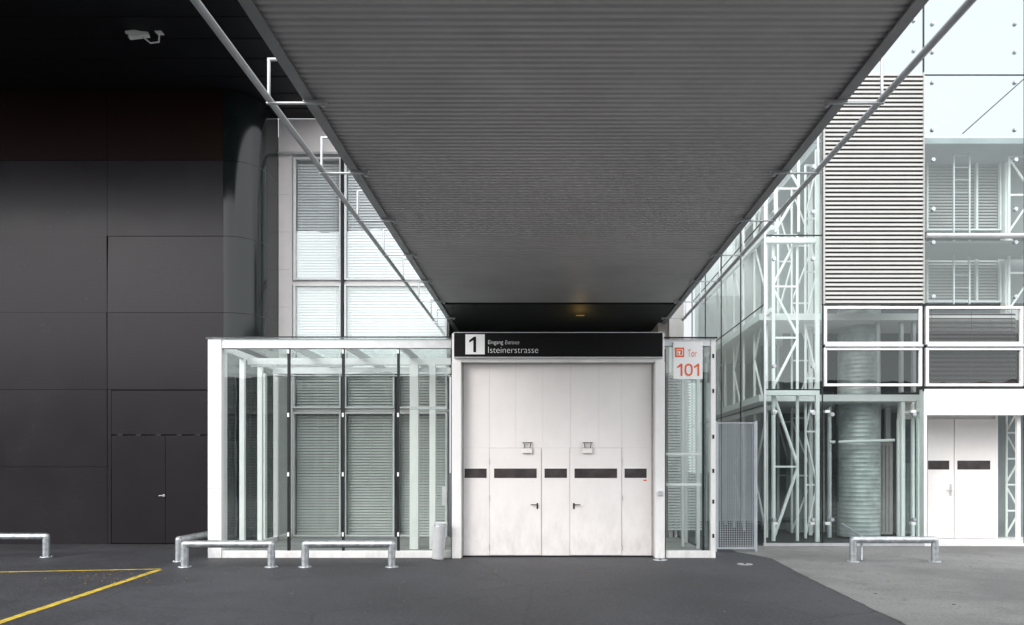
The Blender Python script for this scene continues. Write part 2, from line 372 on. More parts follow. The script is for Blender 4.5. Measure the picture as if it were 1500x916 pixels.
# security camera
sc=thing('security_camera','small pale security camera on an arm under the black overhang','camera',(X(226,14.3),14.3,ZS))
d=14.3; cx,cz=X(205,d),Z(51,d)
rot=Matrix.Translation((cx,d,cz))@Matrix.Rotation(math.radians(-14),4,'Y')@Matrix.Rotation(math.radians(12),4,'Z')
def xf(mb): mb.v=[tuple(rot@Vector(v)) for v in mb.v]; return mb
xf(MB().box(-.20,.16,-.055,.055,-.05,.045)).build('housing',M['camw'],sc,.006)
xf(MB().box(-.235,.14,-.07,.07,.05,.062).box(-.235,.0,-.07,-.062,.0,.05).box(-.235,.0,.062,.07,.0,.05)).build('sun_shield',M['camw'],sc,.003)
xf(MB().box(-.205,-.2,-.045,.045,-.042,.036).pipe([(-.22,0,0),(-.20,0,0)],.03,14)).build('lens',M['black'],sc)
MB().pipe([(cx+.05,d,cz-.04),(cx+.20,d,cz-.16),(cx+.36,d,cz-.14),(cx+.37,d,ZS)],.014,10).box(cx+.31,cx+.43,d-.06,d+.06,ZS-.02,ZS).build('bracket_arm',M['camw'],sc)

# ---------------------------------------------------------------- rear building with blinds
BD=17.8
rear=thing('rear_building','pale building with large blind covered windows behind the entrance pavilion','building',(-2,BD,0))
top=ZS-.01
xl,xr=X(428,BD),-2.335; xL=-6.34; xR=3.0
mb=MB()
mb.box(xL,xl,BD+.0,BD+.3,0,top)
mb.box(xr+.0,xR,BD,BD+.3,5.60,top)
mb.box(2.92,xR,BD,BD+.3,0,5.60)
mb.box(xl,xr,BD+.001,BD+.3,Z(228,BD),top)
for za,zb in ((545,541),(603,599),(416,411.5)): mb.box(xl,xr,BD+.05,BD+.28,Z(za,BD),Z(zb,BD))
mb.box(xl,xr,BD+.05,BD+.28,0,Z(787,BD))
mb.build('wall',M['render'],rear)
MB().box(xL,xr-.02,BD+.45,BD+.5,Z(545,BD),top).build('inner_wall',M['innerb'],rear)
MB().box(xL,xr-.02,BD+.45,BD+.5,0,Z(545,BD)-.001).build('inner_wall',M['backg'],rear)
MB().box(xR-.3,xR,BD+.301,24.,0,top-.5).build('side_wall',M['render'],rear)
MB().box(xR+.0,4.4,24.01,24.3,0,7.2).build('alley_wall',M['render'],rear)
for py in (230,285,340,395,450): MB().box(xL+.01,xl-.06,BD-.002,BD+.01,Z(py,BD)-.004,Z(py,BD)+.004).build('panel_joint',M['blindb'],rear)
MB().box(xL,-4.9,BD-.1,BD-.001,Z(228,BD),Z(228,BD)+.05).build('ledge',M['alu'],rear)
def window(px0,px1,py0,py1,dep,parent,fm,bm,gm,pitch=.065,fw=.05,tilt=.6,name='window',sd_=.058):
    x0,x1,z0,z1=X(px0,dep),X(px1,dep),Z(py1,dep),Z(py0,dep)
    f=MB().frame(x0,x1,z0,z1,dep-.03,dep+.05,fw).build(name,fm,parent,.004)
    if bm:
        b=slats(MB(),x0+fw+.01,x1-fw-.01,z0+fw,z1-fw,dep+.14,pitch,sd_,tilt)
        nl=max(2,int((x1-x0)/.7))
        for i in range(nl+1):
            xx=x0+fw+.12+(x1-x0-2*fw-.24)*i/nl; b.box(xx-.004,xx+.004,dep+.098,dep+.1,z0+fw,z1-fw)
        b.build('blind',bm,f)
    MB().quad((x0+fw,dep+.03,z0+fw),(x1-fw,dep+.03,z0+fw),(x1-fw,dep+.03,z1-fw),(x0+fw,dep+.03,z1-fw)).build('pane',gm,f)
    return f
for (a,b_) in ((430,499.5),(504.5,655)):
    window(a,b_,231,410.5,BD,rear,M['alul'],M['blind'],M['glassw'],.066,tilt=1.05,sd_=.068,fw=.04)
    window(a,b_,417,540.5,BD,rear,M['alul'],M['blind'],M['glassw'],.066,tilt=1.05,sd_=.068,fw=.04)
for (a,b_) in ((429,499.5),(504.5,578),(583,655)):
    window(a,b_,546,598.5,BD,rear,M['alul'],M['blindg'],M['glassn'],.066,tilt=.9,sd_=.062,fw=.04)
    window(a,b_,604,786,BD,rear,M['alul'],M['blindg'],M['glassn'],.066,tilt=.9,sd_=.062,fw=.04)
MB().box(X(500.5,BD),X(503.5,BD),BD-.06,BD+.28,0,Z(228,BD)).build('mullion',M['dark'],rear)
MB().box(X(579,BD),X(582,BD),BD-.02,BD+.28,0,Z(545,BD)).build('mullion',M['dark'],rear)

# ---------------------------------------------------------------- entrance pavilion
F=13.8
pav=thing('entrance_pavilion','white framed glass entrance pavilion with big white gate under the canopy','building',(0,F,0))
xa0,xa1=X(305,F),X(325,F); zt=Z(497,F); zb=Z(512,F)
def post(x0,x1,y0,y1,z0,z1,name='post',m='white'): return MB().box(x0,x1,y0,y1,z0,z1).build(name,M[m],pav,.006)
post(xa0,xa1,F-.02,F+.24,0,zt-.002)
MB().box(xa0+.001,xa1-.001,F-.0215,F-.0195,Z(716,F)-.004,Z(716,F)+.004).build('post_joint',M['seam'],pav)
post(X(1041,F),X(1048,F),F-.02,F+.1,0,zt-.002)
MB().box(xa1,X(661,F),F,F+.12,zb+.02,zt).build('head_beam',M['alu'],pav,.006)
MB().box(X(973,F),X(1041,F),F,F+.12,zb+.06,zt).build('head_beam',M['alu'],pav,.006)
MB().box(xa0-.03,X(662,F),F-.06,BD-.12,zt,zt+.02).build('roof_glass',M['glassn'],pav)
MB().box(xa0-.03,X(662,F),F-.065,F-.02,zt+.021,zt+.04).build('roof_trim',M['dark'],pav)
MB().box(X(972,F),X(1050,F),F-.065,F-.02,zt+.006,zt+.03).build('roof_trim',M['dark'],pav)
MB().box(xa1,X(661,F),F+.0,F+.12,.0,.13).build('sill',M['white'],pav,.006)
MB().box(X(973,F),X(1041,F),F+.0,F+.12,.0,.13).build('sill',M['white'],pav,.006)
MB().box(xa0,X(663,F),F+.12,BD-.02,.004,.03).build('floor_slab',M['slab'],pav)
MB().box(X(973,F),X(1048,F),F+.12,BD,.004,.03).build('floor_slab',M['slab'],pav)
bays=[325,422,502,583,661]
for i in range(4):
    x0,x1=X(bays[i]+1.8,F),X(bays[i+1]-1.8,F)
    MB().quad((x0,F+.05,.13),(x1,F+.05,.13),(x1,F+.05,zb+.02),(x0,F+.05,zb+.02)).build('glass_pane',M['glasst'],pav)
for px in bays[1:4]:
    x=X(px,F); mu=MB().box(x-.02,x+.02,F+.015,F+.085,.13,zb+.02).build('mullion',M['dark'],pav)
    for py in (515,608,695,783): MB().box(x-.016,x+.016,F+.0,F+.0149,Z(py+3,F),Z(py-3,F)).build('clip',M['signw'],mu)
xsd=X(318,F)
for i in range(4):
    y0=F+.24+i*.93; y1=y0+.93
    MB().quad((xsd,y0+.04,.13),(xsd,y1-.04,.13),(xsd,y1-.04,zb),(xsd,y0+.04,zb)).build('glass_pane',M['glasst'],pav)
    MB().box(xsd-.05,xsd+.05,y1-.05,y1+.03,.03,zb).build('post',M['white'],pav,.005)
MB().box(xsd-.05,xsd+.05,F+.24,BD-.05,zb,zb+.12).build('side_beam',M['white'],pav)
MB().box(xsd-.05,xsd+.05,F+.24,BD-.05,.03,.13).build('side_sill',M['white'],pav)
for px in (422,502,583):
    x=X(px,F); MB().box(x-.02,x+.02,F+.12,BD-.05,zb+.04,zt-.01).build('rafter',M['alu'],pav)
for y in (15.1,16.5):
    MB().box(xsd+.05,X(661,F),y-.03,y+.03,zb-.10,zb+.03).build('purlin',M['alul'],pav)
MB().pipe([(xsd+.3,14.6,zb-.2),(X(500,F),14.6,zb-.2)],.015,8).build('ceiling_tube',M['alu'],pav)
MB().pipe([(xsd+.3,15.9,zb-.22),(X(655,F),15.9,zb-.22)],.015,8).build('ceiling_tube',M['alu'],pav)
for px,d,wd in ((607,15.1,.17),(634,15.1,.12),(388,16.5,.06),(1000,15.6,.05),(1022,16.2,.08)):
    x=X(px,d); MB().box(x-wd/2,x+wd/2,d-.06,d+.06,.03,zb-.10 if px<900 else zb).build('column',M['white'],pav,.004)
MB().box(X(505,15.2),X(655,15.2),15.17,15.23,Z(545,15.2),Z(539,15.2)).build('cross_rail',M['alu'],pav)
MB().box(X(600,14.6),X(655,14.6),14.57,14.63,Z(600,14.6),Z(596,14.6)).build('cross_rail',M['alu'],pav)
pl0,pl1=X(662.5,F),X(676,F); pr0,pr1=X(959,F),X(973,F)
MB().box(pl0,pl1,F-.08,F+.3,0,Z(531,F)).build('portal_post',M['white'],pav,.008)
MB().box(pr0,pr1,F-.08,F+.3,0,Z(531,F)).build('portal_post',M['white'],pav,.008)
MB().box(pl0,pr1,F-.04,F+.3,Z(531,F)+.002,Z(489,F)).build('portal_head',M['white'],pav,.004)
MB().box(pl0,pl0+.06,F+.3,BD,.03,zb).build('lobby_wall',M['white'],pav)
MB().box(pr1-.06,pr1,F+.3,BD,.03,zb).build('lobby_wall',M['white'],pav)
MB().box(pl0+.01,pr1-.01,F+.301,BD,zb+.001,zt-.01).build('lobby_roof',M['innerl'],pav)
MB().box(pl0-.02,pl0-.001,F-.04,F+.1,.0,zb).build('seal_strip',M['dark'],pav)
MB().box(pr1+.001,pr1+.02,F-.04,F+.1,.0,zb).build('seal_strip',M['dark'],pav)
# gate
gx0,gx1=pl1+.01,pr0-.01; gz=Z(531,F)-.005
g=F+.16
wd=[(716,793),(835,912)]
seams=[677.5,716,755,795,836,878,912,956]
zwt=Z(656,F)
mb=MB()
for i in range(len(seams)-1):
    mb.box(X(seams[i],F)+.0015,X(seams[i+1],F)-.0015,g,g+.06,zwt+.004,gz)
for a,b_ in ((677.5,716),(793,835),(912,956)):
    mb.box(X(a,F)+.003,X(b_,F)-.003,g,g+.06,.03,zwt+.002)
gate=mb.build('gate',M['gatew'],pav)
MB().box(gx0,gx1,g+.006,g+.09,0.01,gz-.001).build('gate_backing',M['seam'],pav)
MB().box(gx0,gx1,g-.012,g+.005,.006,.026).build('threshold',M['dark'],pav)
zs0,zs1=Z(700.5,F),Z(686.5,F)
for a,b_ in ((679,712),(797.5,831),(916,949)):
    MB().frame(X(a,F)-.012,X(b_,F)+.012,zs0-.012,zs1+.012,g-.006,g+.004,.012).build('vision_frame',M['signw'],gate)
    MB().box(X(a,F),X(b_,F),g-.003,g+.004,zs0,zs1).build('vision_strip',M['strip'],gate)
for k,(a,b_) in enumerate(wd):
    x0,x1=X(a,F)+.006,X(b_,F)-.006
    w_=MB().box(x0,x1,g-.018,g+.05,.035,zwt-.004).build('wicket_door',M['gatew'],pav,.003)
    MB().box(X(a+7,F),X(b_-7,F),g-.022,g-.016,zs0,zs1).build('vision_strip',M['strip'],w_)
    hx=X(787 if k==0 else 841,F); sgn=-1 if k==0 else 1; hz=Z(740,F)
    MB().box(hx-.015,hx+.015,g-.026,g-.017,hz-.08,hz+.03).pipe([(hx,g-.02,hz),(hx,g-.07,hz),(hx+sgn*.12,g-.07,hz)],.009,10).build('handle',M['black'],w_)
    xe=x0 if k==0 else x1
    for zz in (.18,zwt-.25,1.1):
        MB().pipe([(xe+(-.005 if k==0 else .005),g-.024,zz-.05),(xe+(-.005 if k==0 else .005),g-.024,zz+.05)],.01,8).build('hinge',M['alu'],w_)
    cxx=X(772 if k==0 else 861,F)
    MB().box(cxx-.09,cxx+.09,g-.075,g-.0185,zwt-.10,zwt-.008).build('closer_body',M['gatew'],w_,.006)
    MB().bar((cxx-.04,g-.05,zwt-.02),(cxx-.06,g-.05,zwt+.09),.014,.014).bar((cxx+.05,g-.05,zwt-.02),(cxx+.07,g-.05,zwt+.09),.014,.014).bar((cxx-.09,g-.05,zwt+.095),(cxx+.1,g-.05,zwt+.095),.014,.014).box(cxx-.10,cxx+.10,g-.06,g-.02,zwt-.004,zwt+.002).build('closer_arm',M['black'],w_)
    MB().box(cxx-.2,cxx+.16,g-.004,g+.001,zwt+.10,zwt+.24).build('mounting_plate',M['gatew'],w_)
MB().box(X(944,F),X(949,F),g-.004,g,Z(705,F),Z(703,F)).build('red_sticker',M['red'],gate)
# right annex glass
MB().quad((X(975,F),F+.05,.13),(X(1041,F),F+.05,.13),(X(1041,F),F+.05,zb+.06),(X(975,F),F+.05,zb+.06)).build('glass_pane',M['glasst'],pav)
for py in (665,710): MB().box(X(975,F),X(1028,F),F+.06,F+.1,Z(py+1.8,F),Z(py-1.8,F)).build('cross_bar',M['white'],pav)
MB().box(X(1030,F),X(1033,F),F+.06,F+.12,.13,zb+.06).build('inner_post',M['dark'],pav)
xq=X(1045,F)
for i in range(3):
    y0=F+.12+i*1.3
    MB().quad((xq,y0,.1),(xq,y0+1.25,.1),(xq,y0+1.25,zb),(xq,y0,zb)).build('glass_pane',M['glasst'],pav)
    MB().box(xq-.03,xq+.03,y0+1.25,y0+1.3,.03,zb).build('post',M['white'],pav)
MB().box(xq-.03,xq+.03,F+.12,BD,zb,zb+.1).build('side_beam',M['white'],pav)
MB().quad((pr1,F+.05,zt+.002),(xq+.03,F+.05,zt+.002),(xq+.03,BD,zt+.002),(pr1,BD,zt+.002)).build('roof_glass',M['glasst'],pav)
for i,py in enumerate((522,573,640,690,735,785)):
    MB().box(X(1043,F),X(1046,F),F-.024,F-.0201,Z(py+3,F),Z(py-3,F)).build('clip',M['dark'],pav)
slats(MB(),X(978,BD-.1),X(1030,BD-.1),.2,3.9,BD-.15,.066,.06,.9).build('blind',M['blindg'],pav)
MB().box(X(963.5,F),X(969.5,F),F-.12,F-.081,Z(726,F),Z(719,F)).build('call_button',M['alu'],pav,.003)
MB().box(X(648,F),X(655,F),F-.05,F-.001,Z(740,F),Z(713,F)).build('meter_box',M['alu'],pav,.004)

# main sign
sy=F-.14
sg=thing('entrance_sign','long black entrance sign with white number one above the white gate','sign',(0,sy,Z(525,F)))
sx0,sx1,sz0,sz1=X(666.5,F),X(969,F),Z(524.5,F),Z(490,F)
MB().box(sx0,sx1,sy,F-.041,sz0,sz1).build('panel',M['signb'],sg)
MB().frame(sx0-.01,sx1+.01,sz0-.01,sz1+.015,sy+.004,F-.0415,.009).build('border',M['signw'],sg)
yy=sy-.004
nb=MB().box(X(683,F),X(711,F),sy-.006,sy-.001,Z(521,F),Z(492,F)).build('number_field',M['signw'],sg)
digit(MB(),'1',X(687,F),X(703,F),Z(518,F),Z(495.5,F),sy-.009,.24).build('numeral',M['signb'],nb)
text('lettering','Eingang',X(716,F),X(737.5,F),Z(508,F),Z(500.5,F),yy,M['signw'],sg,0,-.008)
text('lettering','Entrance',X(740.5,F),X(761,F),Z(506.4,F),Z(500.8,F),yy,M['signw'],sg,.2,-.012)
text('lettering','Isteinerstrasse',X(716,F),X(788.5,F),Z(519,F),Z(510.2,F),yy,M['signw'],sg,0,-.016)
# Tor 101 sign
ty=F-.05
tg=thing('gate_number_sign','white sign with red lettering Tor 101 on the glass right of the gate','sign',(X(1007,F),ty,Z(556,F)))
MB().box(X(985.5,F),X(1028.5,F),ty,F-.021,Z(556,F),Z(501.5,F)).build('panel',M['signw'],tg,.003)
MB().box(X(1000,F),X(1014,F),F-.02,F+.0,Z(545,F),Z(515,F)).build('bracket',M['alu'],tg)
text('lettering','Tor',X(1006.5,F),X(1020,F),Z(523.5,F),Z(513,F),ty-.004,M['red'],tg,0,-.008)
for ch,a,b_ in (('1',990,1002.5),('0',1002,1014),('1',1014.5,1027)):
    digit(MB(),ch,X(a,F),X(b_,F),Z(551.5,F),Z(533.5,F),ty-.004,.21).build('numeral',M['red'],tg)
ic=MB().box(X(988,F),X(1001.5,F),ty-.004,ty-.0005,Z(524,F),Z(510,F)).build('symbol_field',M['red'],tg)
MB().frame(X(990.5,F),X(999.5,F),Z(521.5,F),Z(512.5,F),ty-.006,ty-.0045,.012).box(X(992.5,F),X(996,F),ty-.006,ty-.0045,Z(517.8,F),Z(515.5,F)).box(X(993.6,F),X(995,F),ty-.006,ty-.0045,Z(521,F),Z(517.8,F)).build('symbol',M['signw'],ic)

# ---------------------------------------------------------------- canopy
ZC=5.16; cx0,cx1=-2.32,2.88; cy0,cy1,cye=-4.0,16.0,19.5
can=thing('entrance_canopy','long flat canopy with grey corrugated underside leading to the gate','canopy',(.3,6,ZC))
def corrug(mb,x0,x1,y0,y1,z,pitch=.09,h=.020):
    pts=[];y=y0
    while y<y1-.001:
        pts+=[(y,z),(y+pitch*.46,z),(y+pitch*.56,z+h),(y+pitch*.9,z+h)]; y+=pitch
    pts.append((y,z)); vs=[];fs=[]
    for p in pts: vs+=[(x0,p[0],p[1]),(x1,p[0],p[1])]
    for i in range(len(pts)-1): fs.append((2*i,2*i+1,2*i+3,2*i+2))
    return mb.add(vs,fs)
ys=[cy0,-.4,3.11,6.53,10.04,13.01,cy1]
for i in range(len(ys)-1):
    corrug(MB(),cx0+.08,cx1-.08,ys[i],ys[i+1]-.04,ZC+.02+(i%2)*.003).build('corrugated_sheet',M['corr'],can)
MB().box(cx0+.013,cx1-.013,cy1+.1,cye,ZC+.01,ZC+.06).build('shade_painted_ceiling',M['corr_shade'],can,label='inner end of the canopy ceiling, its shade painted in dark colour, above the black sign')  # canopy soffit running on into the building, its darkness painted on
for s,xe in ((-1,cx0),(1,cx1)):
    x0,x1=(xe,xe+.10) if s<0 else (xe-.10,xe)
    MB().box(x0,x1,cy0,cye,ZC-.02,ZC+.0).box(xe if s<0 else xe-.012,xe+.012 if s<0 else xe,cy0,cye,ZC+.001,ZC+.34).box(x0,x1,cy0,cye,ZC+.341,ZC+.355).build('edge_beam',M['canopyedge'],can)
    xr_=xe+s*.335
    MB().pipe([(xr_,cy0,ZC),(xr_,17.7,ZC)],.032,14).build('side_rail',M['rail'],can)
MB().box(cx0+.02,cx1-.02,cy0,cye,ZC+.36,ZC+.38).build('roof_deck',M['canopyedge'],can)
yb=7.19-1.69*6
while yb<17.7:
    for s,xe in ((-1,cx0),(1,cx1)):
        xr_=xe+s*.335; xi=xe-s*.22
        MB().box(min(xi,xe),max(xi,xe),yb-.03,yb+.03,ZC-.034,ZC-.021).bar((xi,yb,ZC-.04),(xr_+s*.02,yb,ZC-.04),.035,.014).pipe([(xi+s*.03,yb,ZC-.075),(xi+s*.03,yb,ZC-.045)],.024,10).pipe([(xr_,yb,ZC-.02),(xr_,yb,ZC+.38),(xr_-s*.10,yb,ZC+.38),(xr_-s*.33,yb+.0,ZC+.36)],.016,8).build('bracket',M['rail'],can)
    yb+=1.69
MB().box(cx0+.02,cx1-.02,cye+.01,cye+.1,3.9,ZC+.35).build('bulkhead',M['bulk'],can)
MB().box(cx0-.02,cx0-.001,BD+.31,cye+.1,3.9,5.6).build('inner_side',M['corr_shade'],can)
MB().box(cx1+.001,cx1+.015,BD+.31,cye+.1,3.9,5.6).build('inner_side',M['corr_shade'],can)
MB().box(X(844,17.2),X(856,17.2),17.17,17.23,ZC-.004,ZC+.009).build('lamp',lampm,can,label='faint warm lit lamp on the dark ceiling above the black sign')
pl=bpy.data.lights.new('lamp_glow','POINT'); pl.energy=3.2; pl.color=(1,.62,.18); pl.shadow_soft_size=.05
po=bpy.data.objects.new('lamp_glow',pl); col.objects.link(po); po.location=(X(850,17.2),17.2,ZC-.38)

# ---------------------------------------------------------------- right glass building
RD=16.0; XW=4.66
rb=thing('glass_office_building','glass fronted building with louvred panel and white trusses right of the canopy','building',(9,RD,0))
XB0,XB1=X(1205,RD),X(1353,RD); XC1=X(1500,RD)+.02; XEND=XC1+2.2
zroof=Z(200,RD)
GLV=M['glassf']
def pane(x0,x1,z0,z1,m=GLV,y=RD,clips=True,nm='glass_pane'):
    p=MB().quad((x0+.008,y,z0+.008),(x1-.008,y,z0+.008),(x1-.008,y,z1-.008),(x0+.008,y,z1-.008)).build(nm,m,rb)
    if clips:
        for cxx in (x0+.2,x1-.2):
            for czz in (z0+.5,z1-.5) if z1-z0>1.5 else (z0+.15,z1-.15):
                MB().pipe([(cxx,y-.03,czz),(cxx,y+.06,czz)],.042,14).pipe([(cxx,y-.036,czz),(cxx,y-.029,czz)],.022,10).build('clip',M['silver'],p)
    return p
rowsA=[800,571,345,210,95]
for i in range(4): pane(XW,XB0,max(.06,Z(rowsA[i],RD)),Z(rowsA[i+1],RD))
pane(XB0,XB1,.06,Z(573,RD))
pane(XB0,XB1,Z(108,RD),Z(-5,RD),M['glassc']); pane(XB0,XB1,Z(-5,RD),Z(-110,RD),M['glassc'])
for a,b_ in ((445,345),(341,200),(200,110),(110,0),(0,-110)):
    mm=GLV if a>200 else M['glassc']
    pane(XB1,XC1,Z(a,RD),Z(b_,RD),mm); pane(XC1,XEND,Z(a,RD),Z(b_,RD),mm)
sy_=[16.0,18.0,20.0,22.0,24.0]
for i in range(4):
    for a,b_ in ((800,593),(593,445),(445,320),(320,200)):
        z0,z1=max(.05,Z(a,RD)),Z(b_,RD)
        MB().quad((XW,sy_[i]+.01,z0+.01),(XW,sy_[i+1]-.01,z0+.01),(XW,sy_[i+1]-.01,z1-.01),(XW,sy_[i]+.01,z1-.01)).build('glass_pane',GLV,rb)
for i in range(1,5): MB().box(XW-.01,XW+.02,sy_[i]-.012,sy_[i]+.012,0,zroof).build('mullion',M['dark'],rb)
for a in (593,445,320): MB().box(XW-.008,XW+.02,RD+.05,24,Z(a,RD)-.008,Z(a,RD)+.008).build('transom',M['dark'],rb)
MB().box(XB1-.012,XB1+.012,RD-.01,RD+.03,Z(573,RD),Z(-110,RD)).build('joint',M['dark'],rb)
MB().box(XC1-.012,XC1+.012,RD-.01,RD+.03,0,Z(-110,RD)).build('joint',M['dark'],rb)
MB().box(XB0-.01,XB0+.01,RD-.01,RD+.03,.06,Z(95,RD)).build('joint',M['dark'],rb)
MB().box(XW-.02,XW+.02,RD-.02,RD+.02,0,Z(95,RD)).build('corner_joint',M['alu'],rb)
MB().box(XB0,XEND,RD-.008,RD+.02,Z(110,RD)-.01,Z(110,RD)+.01).build('joint',M['dark'],rb)
for a in (571,345): MB().box(XW,XB0-.01,RD-.008,RD+.02,Z(a,RD)-.012,Z(a,RD)+.012).build('joint',M['dark'],rb)
MB().box(XW-.03,XB1,RD-.03,RD+.05,.0,.06).build('sill',M['alu'],rb)
for a in (573,447):
    MB().box(XW+.15,XEND,RD+.95,23.9,Z(a,RD)-.13,Z(a,RD)+.02).build('floor_slab',M['white'],rb)
MB().box(XB0+.05,XEND,RD+.35,23.9,zroof,zroof+.12).build('roof_slab',M['innerl'],rb)
MB().box(XB0,XEND,20.5,20.6,0,zroof).build('core_wall',M['innerl'],rb)
MB().box(XW+.1,XEND,23.91,24.0,0,zroof).build('rear_wall',M['innerb'],rb)
lz0,lz1=Z(446,RD),Z(108,RD)
lv=MB(); NL=54; pt=(lz1-lz0)/NL
for k in range(NL):
    z=lz0+pt*(k+.5)
    lv.add([(XB0+.03,RD-.06,z-.030),(XB1-.03,RD-.06,z-.030),(XB1-.03,RD-.045,z+.024),(XB0+.03,RD-.045,z+.024),(XB0+.03,RD+.02,z+.042),(XB1-.03,RD+.02,z+.042)],[(0,1,2,3),(3,2,5,4)])
    lv.quad((XB0+.03,RD-.06,z-.030),(XB0+.03,RD+.0,z-.02),(XB1-.03,RD+.0,z-.02),(XB1-.03,RD-.06,z-.030))
lp=lv.build('louvre_panel',M['louvre'],rb)
MB().box(XB0+.02,XB1-.02,RD+.03,RD+.07,lz0,lz1).build('backing',M['louvreb'],lp)
MB().box(XB0,XB0+.03,RD-.07,RD+.07,lz0,lz1).build('side_frame',M['louvre'],lp)
MB().box(XB1-.035,XB1-.015,RD-.07,RD+.07,lz0,lz1).build('side_frame',M['louvre'],lp)
MB().box(XB0+.05,XB1-.02,RD+.08,20.,zroof+.13,lz1-.1).build('plant_housing',M['innerl'],rb)
for nx,(a,b_) in enumerate(((1207,1350),(1356,1498))):
    for (t,bt) in ((449,505),(509.5,566)):
        window(a,b_,t,bt,RD,rb,M['white'],M['blindd'] if nx==1 else None,M['glassd'],.095,.055,.75,'strip_window',.07)
for a,b_ in ((1207,1350),(1356,1498)):
    MB().box(X(a,RD),X(b_,RD),RD-.08,RD-.045,Z(508.6,RD),Z(505.6,RD)).build('guard_rail',M['alu'],rb)
def truss(xa,xb,y,z0,z1,n,r=.035,m='white',nm='truss'):
    mb=MB().pipe([(xa,y,z0),(xa,y,z1)],r,10).pipe([(xb,y,z0),(xb,y,z1)],r*.8,10)
    for k in range(n):
        za=z0+(z1-z0)*k/n; zb_=z0+(z1-z0)*(k+1)/n
        p,q=((xa,xb) if k%2==0 else (xb,xa)); mb.pipe([(p,y,za+.05),(q,y,zb_-.05)],r*.8,8)
        mb.box(xa,xb,y-.015,y+.015,zb_-.02,zb_+.02)
    return mb.build(nm,M[m],rb)
truss(X(1133,16.5),X(1168,16.5),16.5,.06,Z(575,16.5),2,.045)
truss(X(1133,16.5),X(1168,16.5),16.5,Z(570,16.5),Z(345,16.5),3,.04)
truss(X(1137,16.5),X(1170,16.5),16.5,Z(340,16.5),Z(150,16.5),3,.04)
truss(X(1180,17.2),X(1196,17.2),17.2,.06,8.6,7,.03)
truss(X(1160,18.6),X(1190,18.6),18.6,.06,8.6,6,.03)
truss(X(1140,20.),X(1160,20.),20.,.06,8.6,6,.035)
for y0,y1 in ((17.4,18.4),(19.4,20.4),(21.4,22.4)):
    xx=XW+.45; mb=MB().pipe([(xx,y0,.06),(xx,y0,8.6)],.035,8).pipe([(xx,y1,.06),(xx,y1,8.6)],.035,8)
    for k in range(6):
        p,q_=((y0,y1) if k%2==0 else (y1,y0)); mb.pipe([(xx,p,.1+k*1.4),(xx,q_,1.5+k*1.4)],.028,8)
    mb.build('truss',M['white'],rb)
for a in (593,445,320): MB().box(XW+.3,XW+.38,RD+.6,23.9,Z(a,RD)-.05,Z(a,RD)+.05).build('beam',M['white'],rb)
for a in (573,345):
    MB().box(XW+.1,XB0-.03,16.3,16.42,Z(a,RD)-.06,Z(a,RD)+.05).build('beam',M['white'],rb)
for px,d in ((1197,16.35),(1187,18.),(1205,19.),(1150,22.)):
    MB().box(X(px,d)-.04,X(px,d)+.04,d-.04,d+.04,.06,8.6).build('post',M['white'],rb)
for px in (1135,1190,1212,1338):
    for py in (603,767):
        MB().box(X(px,RD)-.05,X(px,RD)+.05,RD-.02,RD+.1,Z(py+2,RD),Z(py-2,RD)).build('glass_clamp',M['alul'],rb,.004)
prof=[(.48,.05)]; z=.10
while z<8: prof+=[(.48,z),(.485,z+.012),(.48,z+.024)]; z+=.1
MB().lathe(prof,40,(X(1258,17.9),17.9,0)).build('round_column',M['column'],rb)
MB().pipe([(X(1226,16.9),16.9,.9),(X(1226,16.9),16.9,3.1)],.035,10).build('pipework',M['dark'],rb)
MB().pipe([(X(1215,17.5),17.5,.05),(X(1215,17.5),17.5,3.1)],.05,10).build('pipework',M['alu'],rb)
for px,d,wd in ((1322,17.0,.08),(1337,17.,.05),(1300,18.5,.12),(1345,16.6,.05)):
    MB().box(X(px,d)-wd/2,X(px,d)+wd/2,d-.04,d+.04,.05,Z(573,RD)-.14).build('post',M['white'],rb)
def ribbed(x0,x1,y,h,m):
    c=MB().box(x0,x1,y,y+.1,0,h).build('partition',M[m],rb)
    slats(MB(),x0,x1,.1,h,y-.03,.11,.05,1.0).build('reflection_bands',M[m],c)  # slats added to imitate horizontal bands of reflection behind the glass
ribbed(X(1300,19),XB1+.5,19.0,3.2,'inner'); ribbed(X(1190,19.6),X(1300,19.6),19.6,3.2,'inner')
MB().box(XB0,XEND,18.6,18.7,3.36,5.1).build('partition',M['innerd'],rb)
for px in (1285,1320,1338): MB().box(X(px,17.2)-.035,X(px,17.2)+.035,17.15,17.25,3.4,5.0).build('post',M['alu'],rb)
for px,d,wpx,h,mm in ((1296,18.3,24,2.3,'blindb'),(1330,18.6,30,1.8,'column'),(1178,18.9,40,2.6,'innerl')):
    xx=X(px,d); ww=wpx*d/FP/2
    c=MB().box(xx-ww,xx+ww,d,d+.35,.05,h).build('cabinet',M[mm],rb,.01)
    k=xx-ww+.04
    while k<xx+ww-.03: MB().box(k,k+.012,d-.02,d-.001,.12,h-.08).build('rib',M['inner'],c); k+=.085
MB().pipe([(X(1215,17.2),17.2,Z(648,17.2)),(X(1310,17.2),17.2,Z(645,17.2))],.035,8).build('duct',M['alul'],rb)
ID=17.4
for (t,bt) in ((203,338),(362,443)):
    x0,x1,z0,z1=X(1357,ID),X(1466,ID),Z(bt,ID),Z(t,ID)
    f=MB().frame(x0,x1,z0,z1,ID-.03,ID+.05,.035).build('inner_window',M['alul'],rb)
    slats(MB(),x0+.04,x1-.04,z0+.03,z1-.03,ID+.08,.07,.062,.9).build('blind',M['blindb'],f)
    MB().box(X(1429,ID),X(1432,ID),ID-.03,ID+.05,z0+.035,z1-.035).build('mullion',M['alul'],f)
MB().box(XB1+.05,XEND,ID+.15,ID+.25,Z(447,ID)+.03,zroof).build('inner_wall',M['backd'],rb)
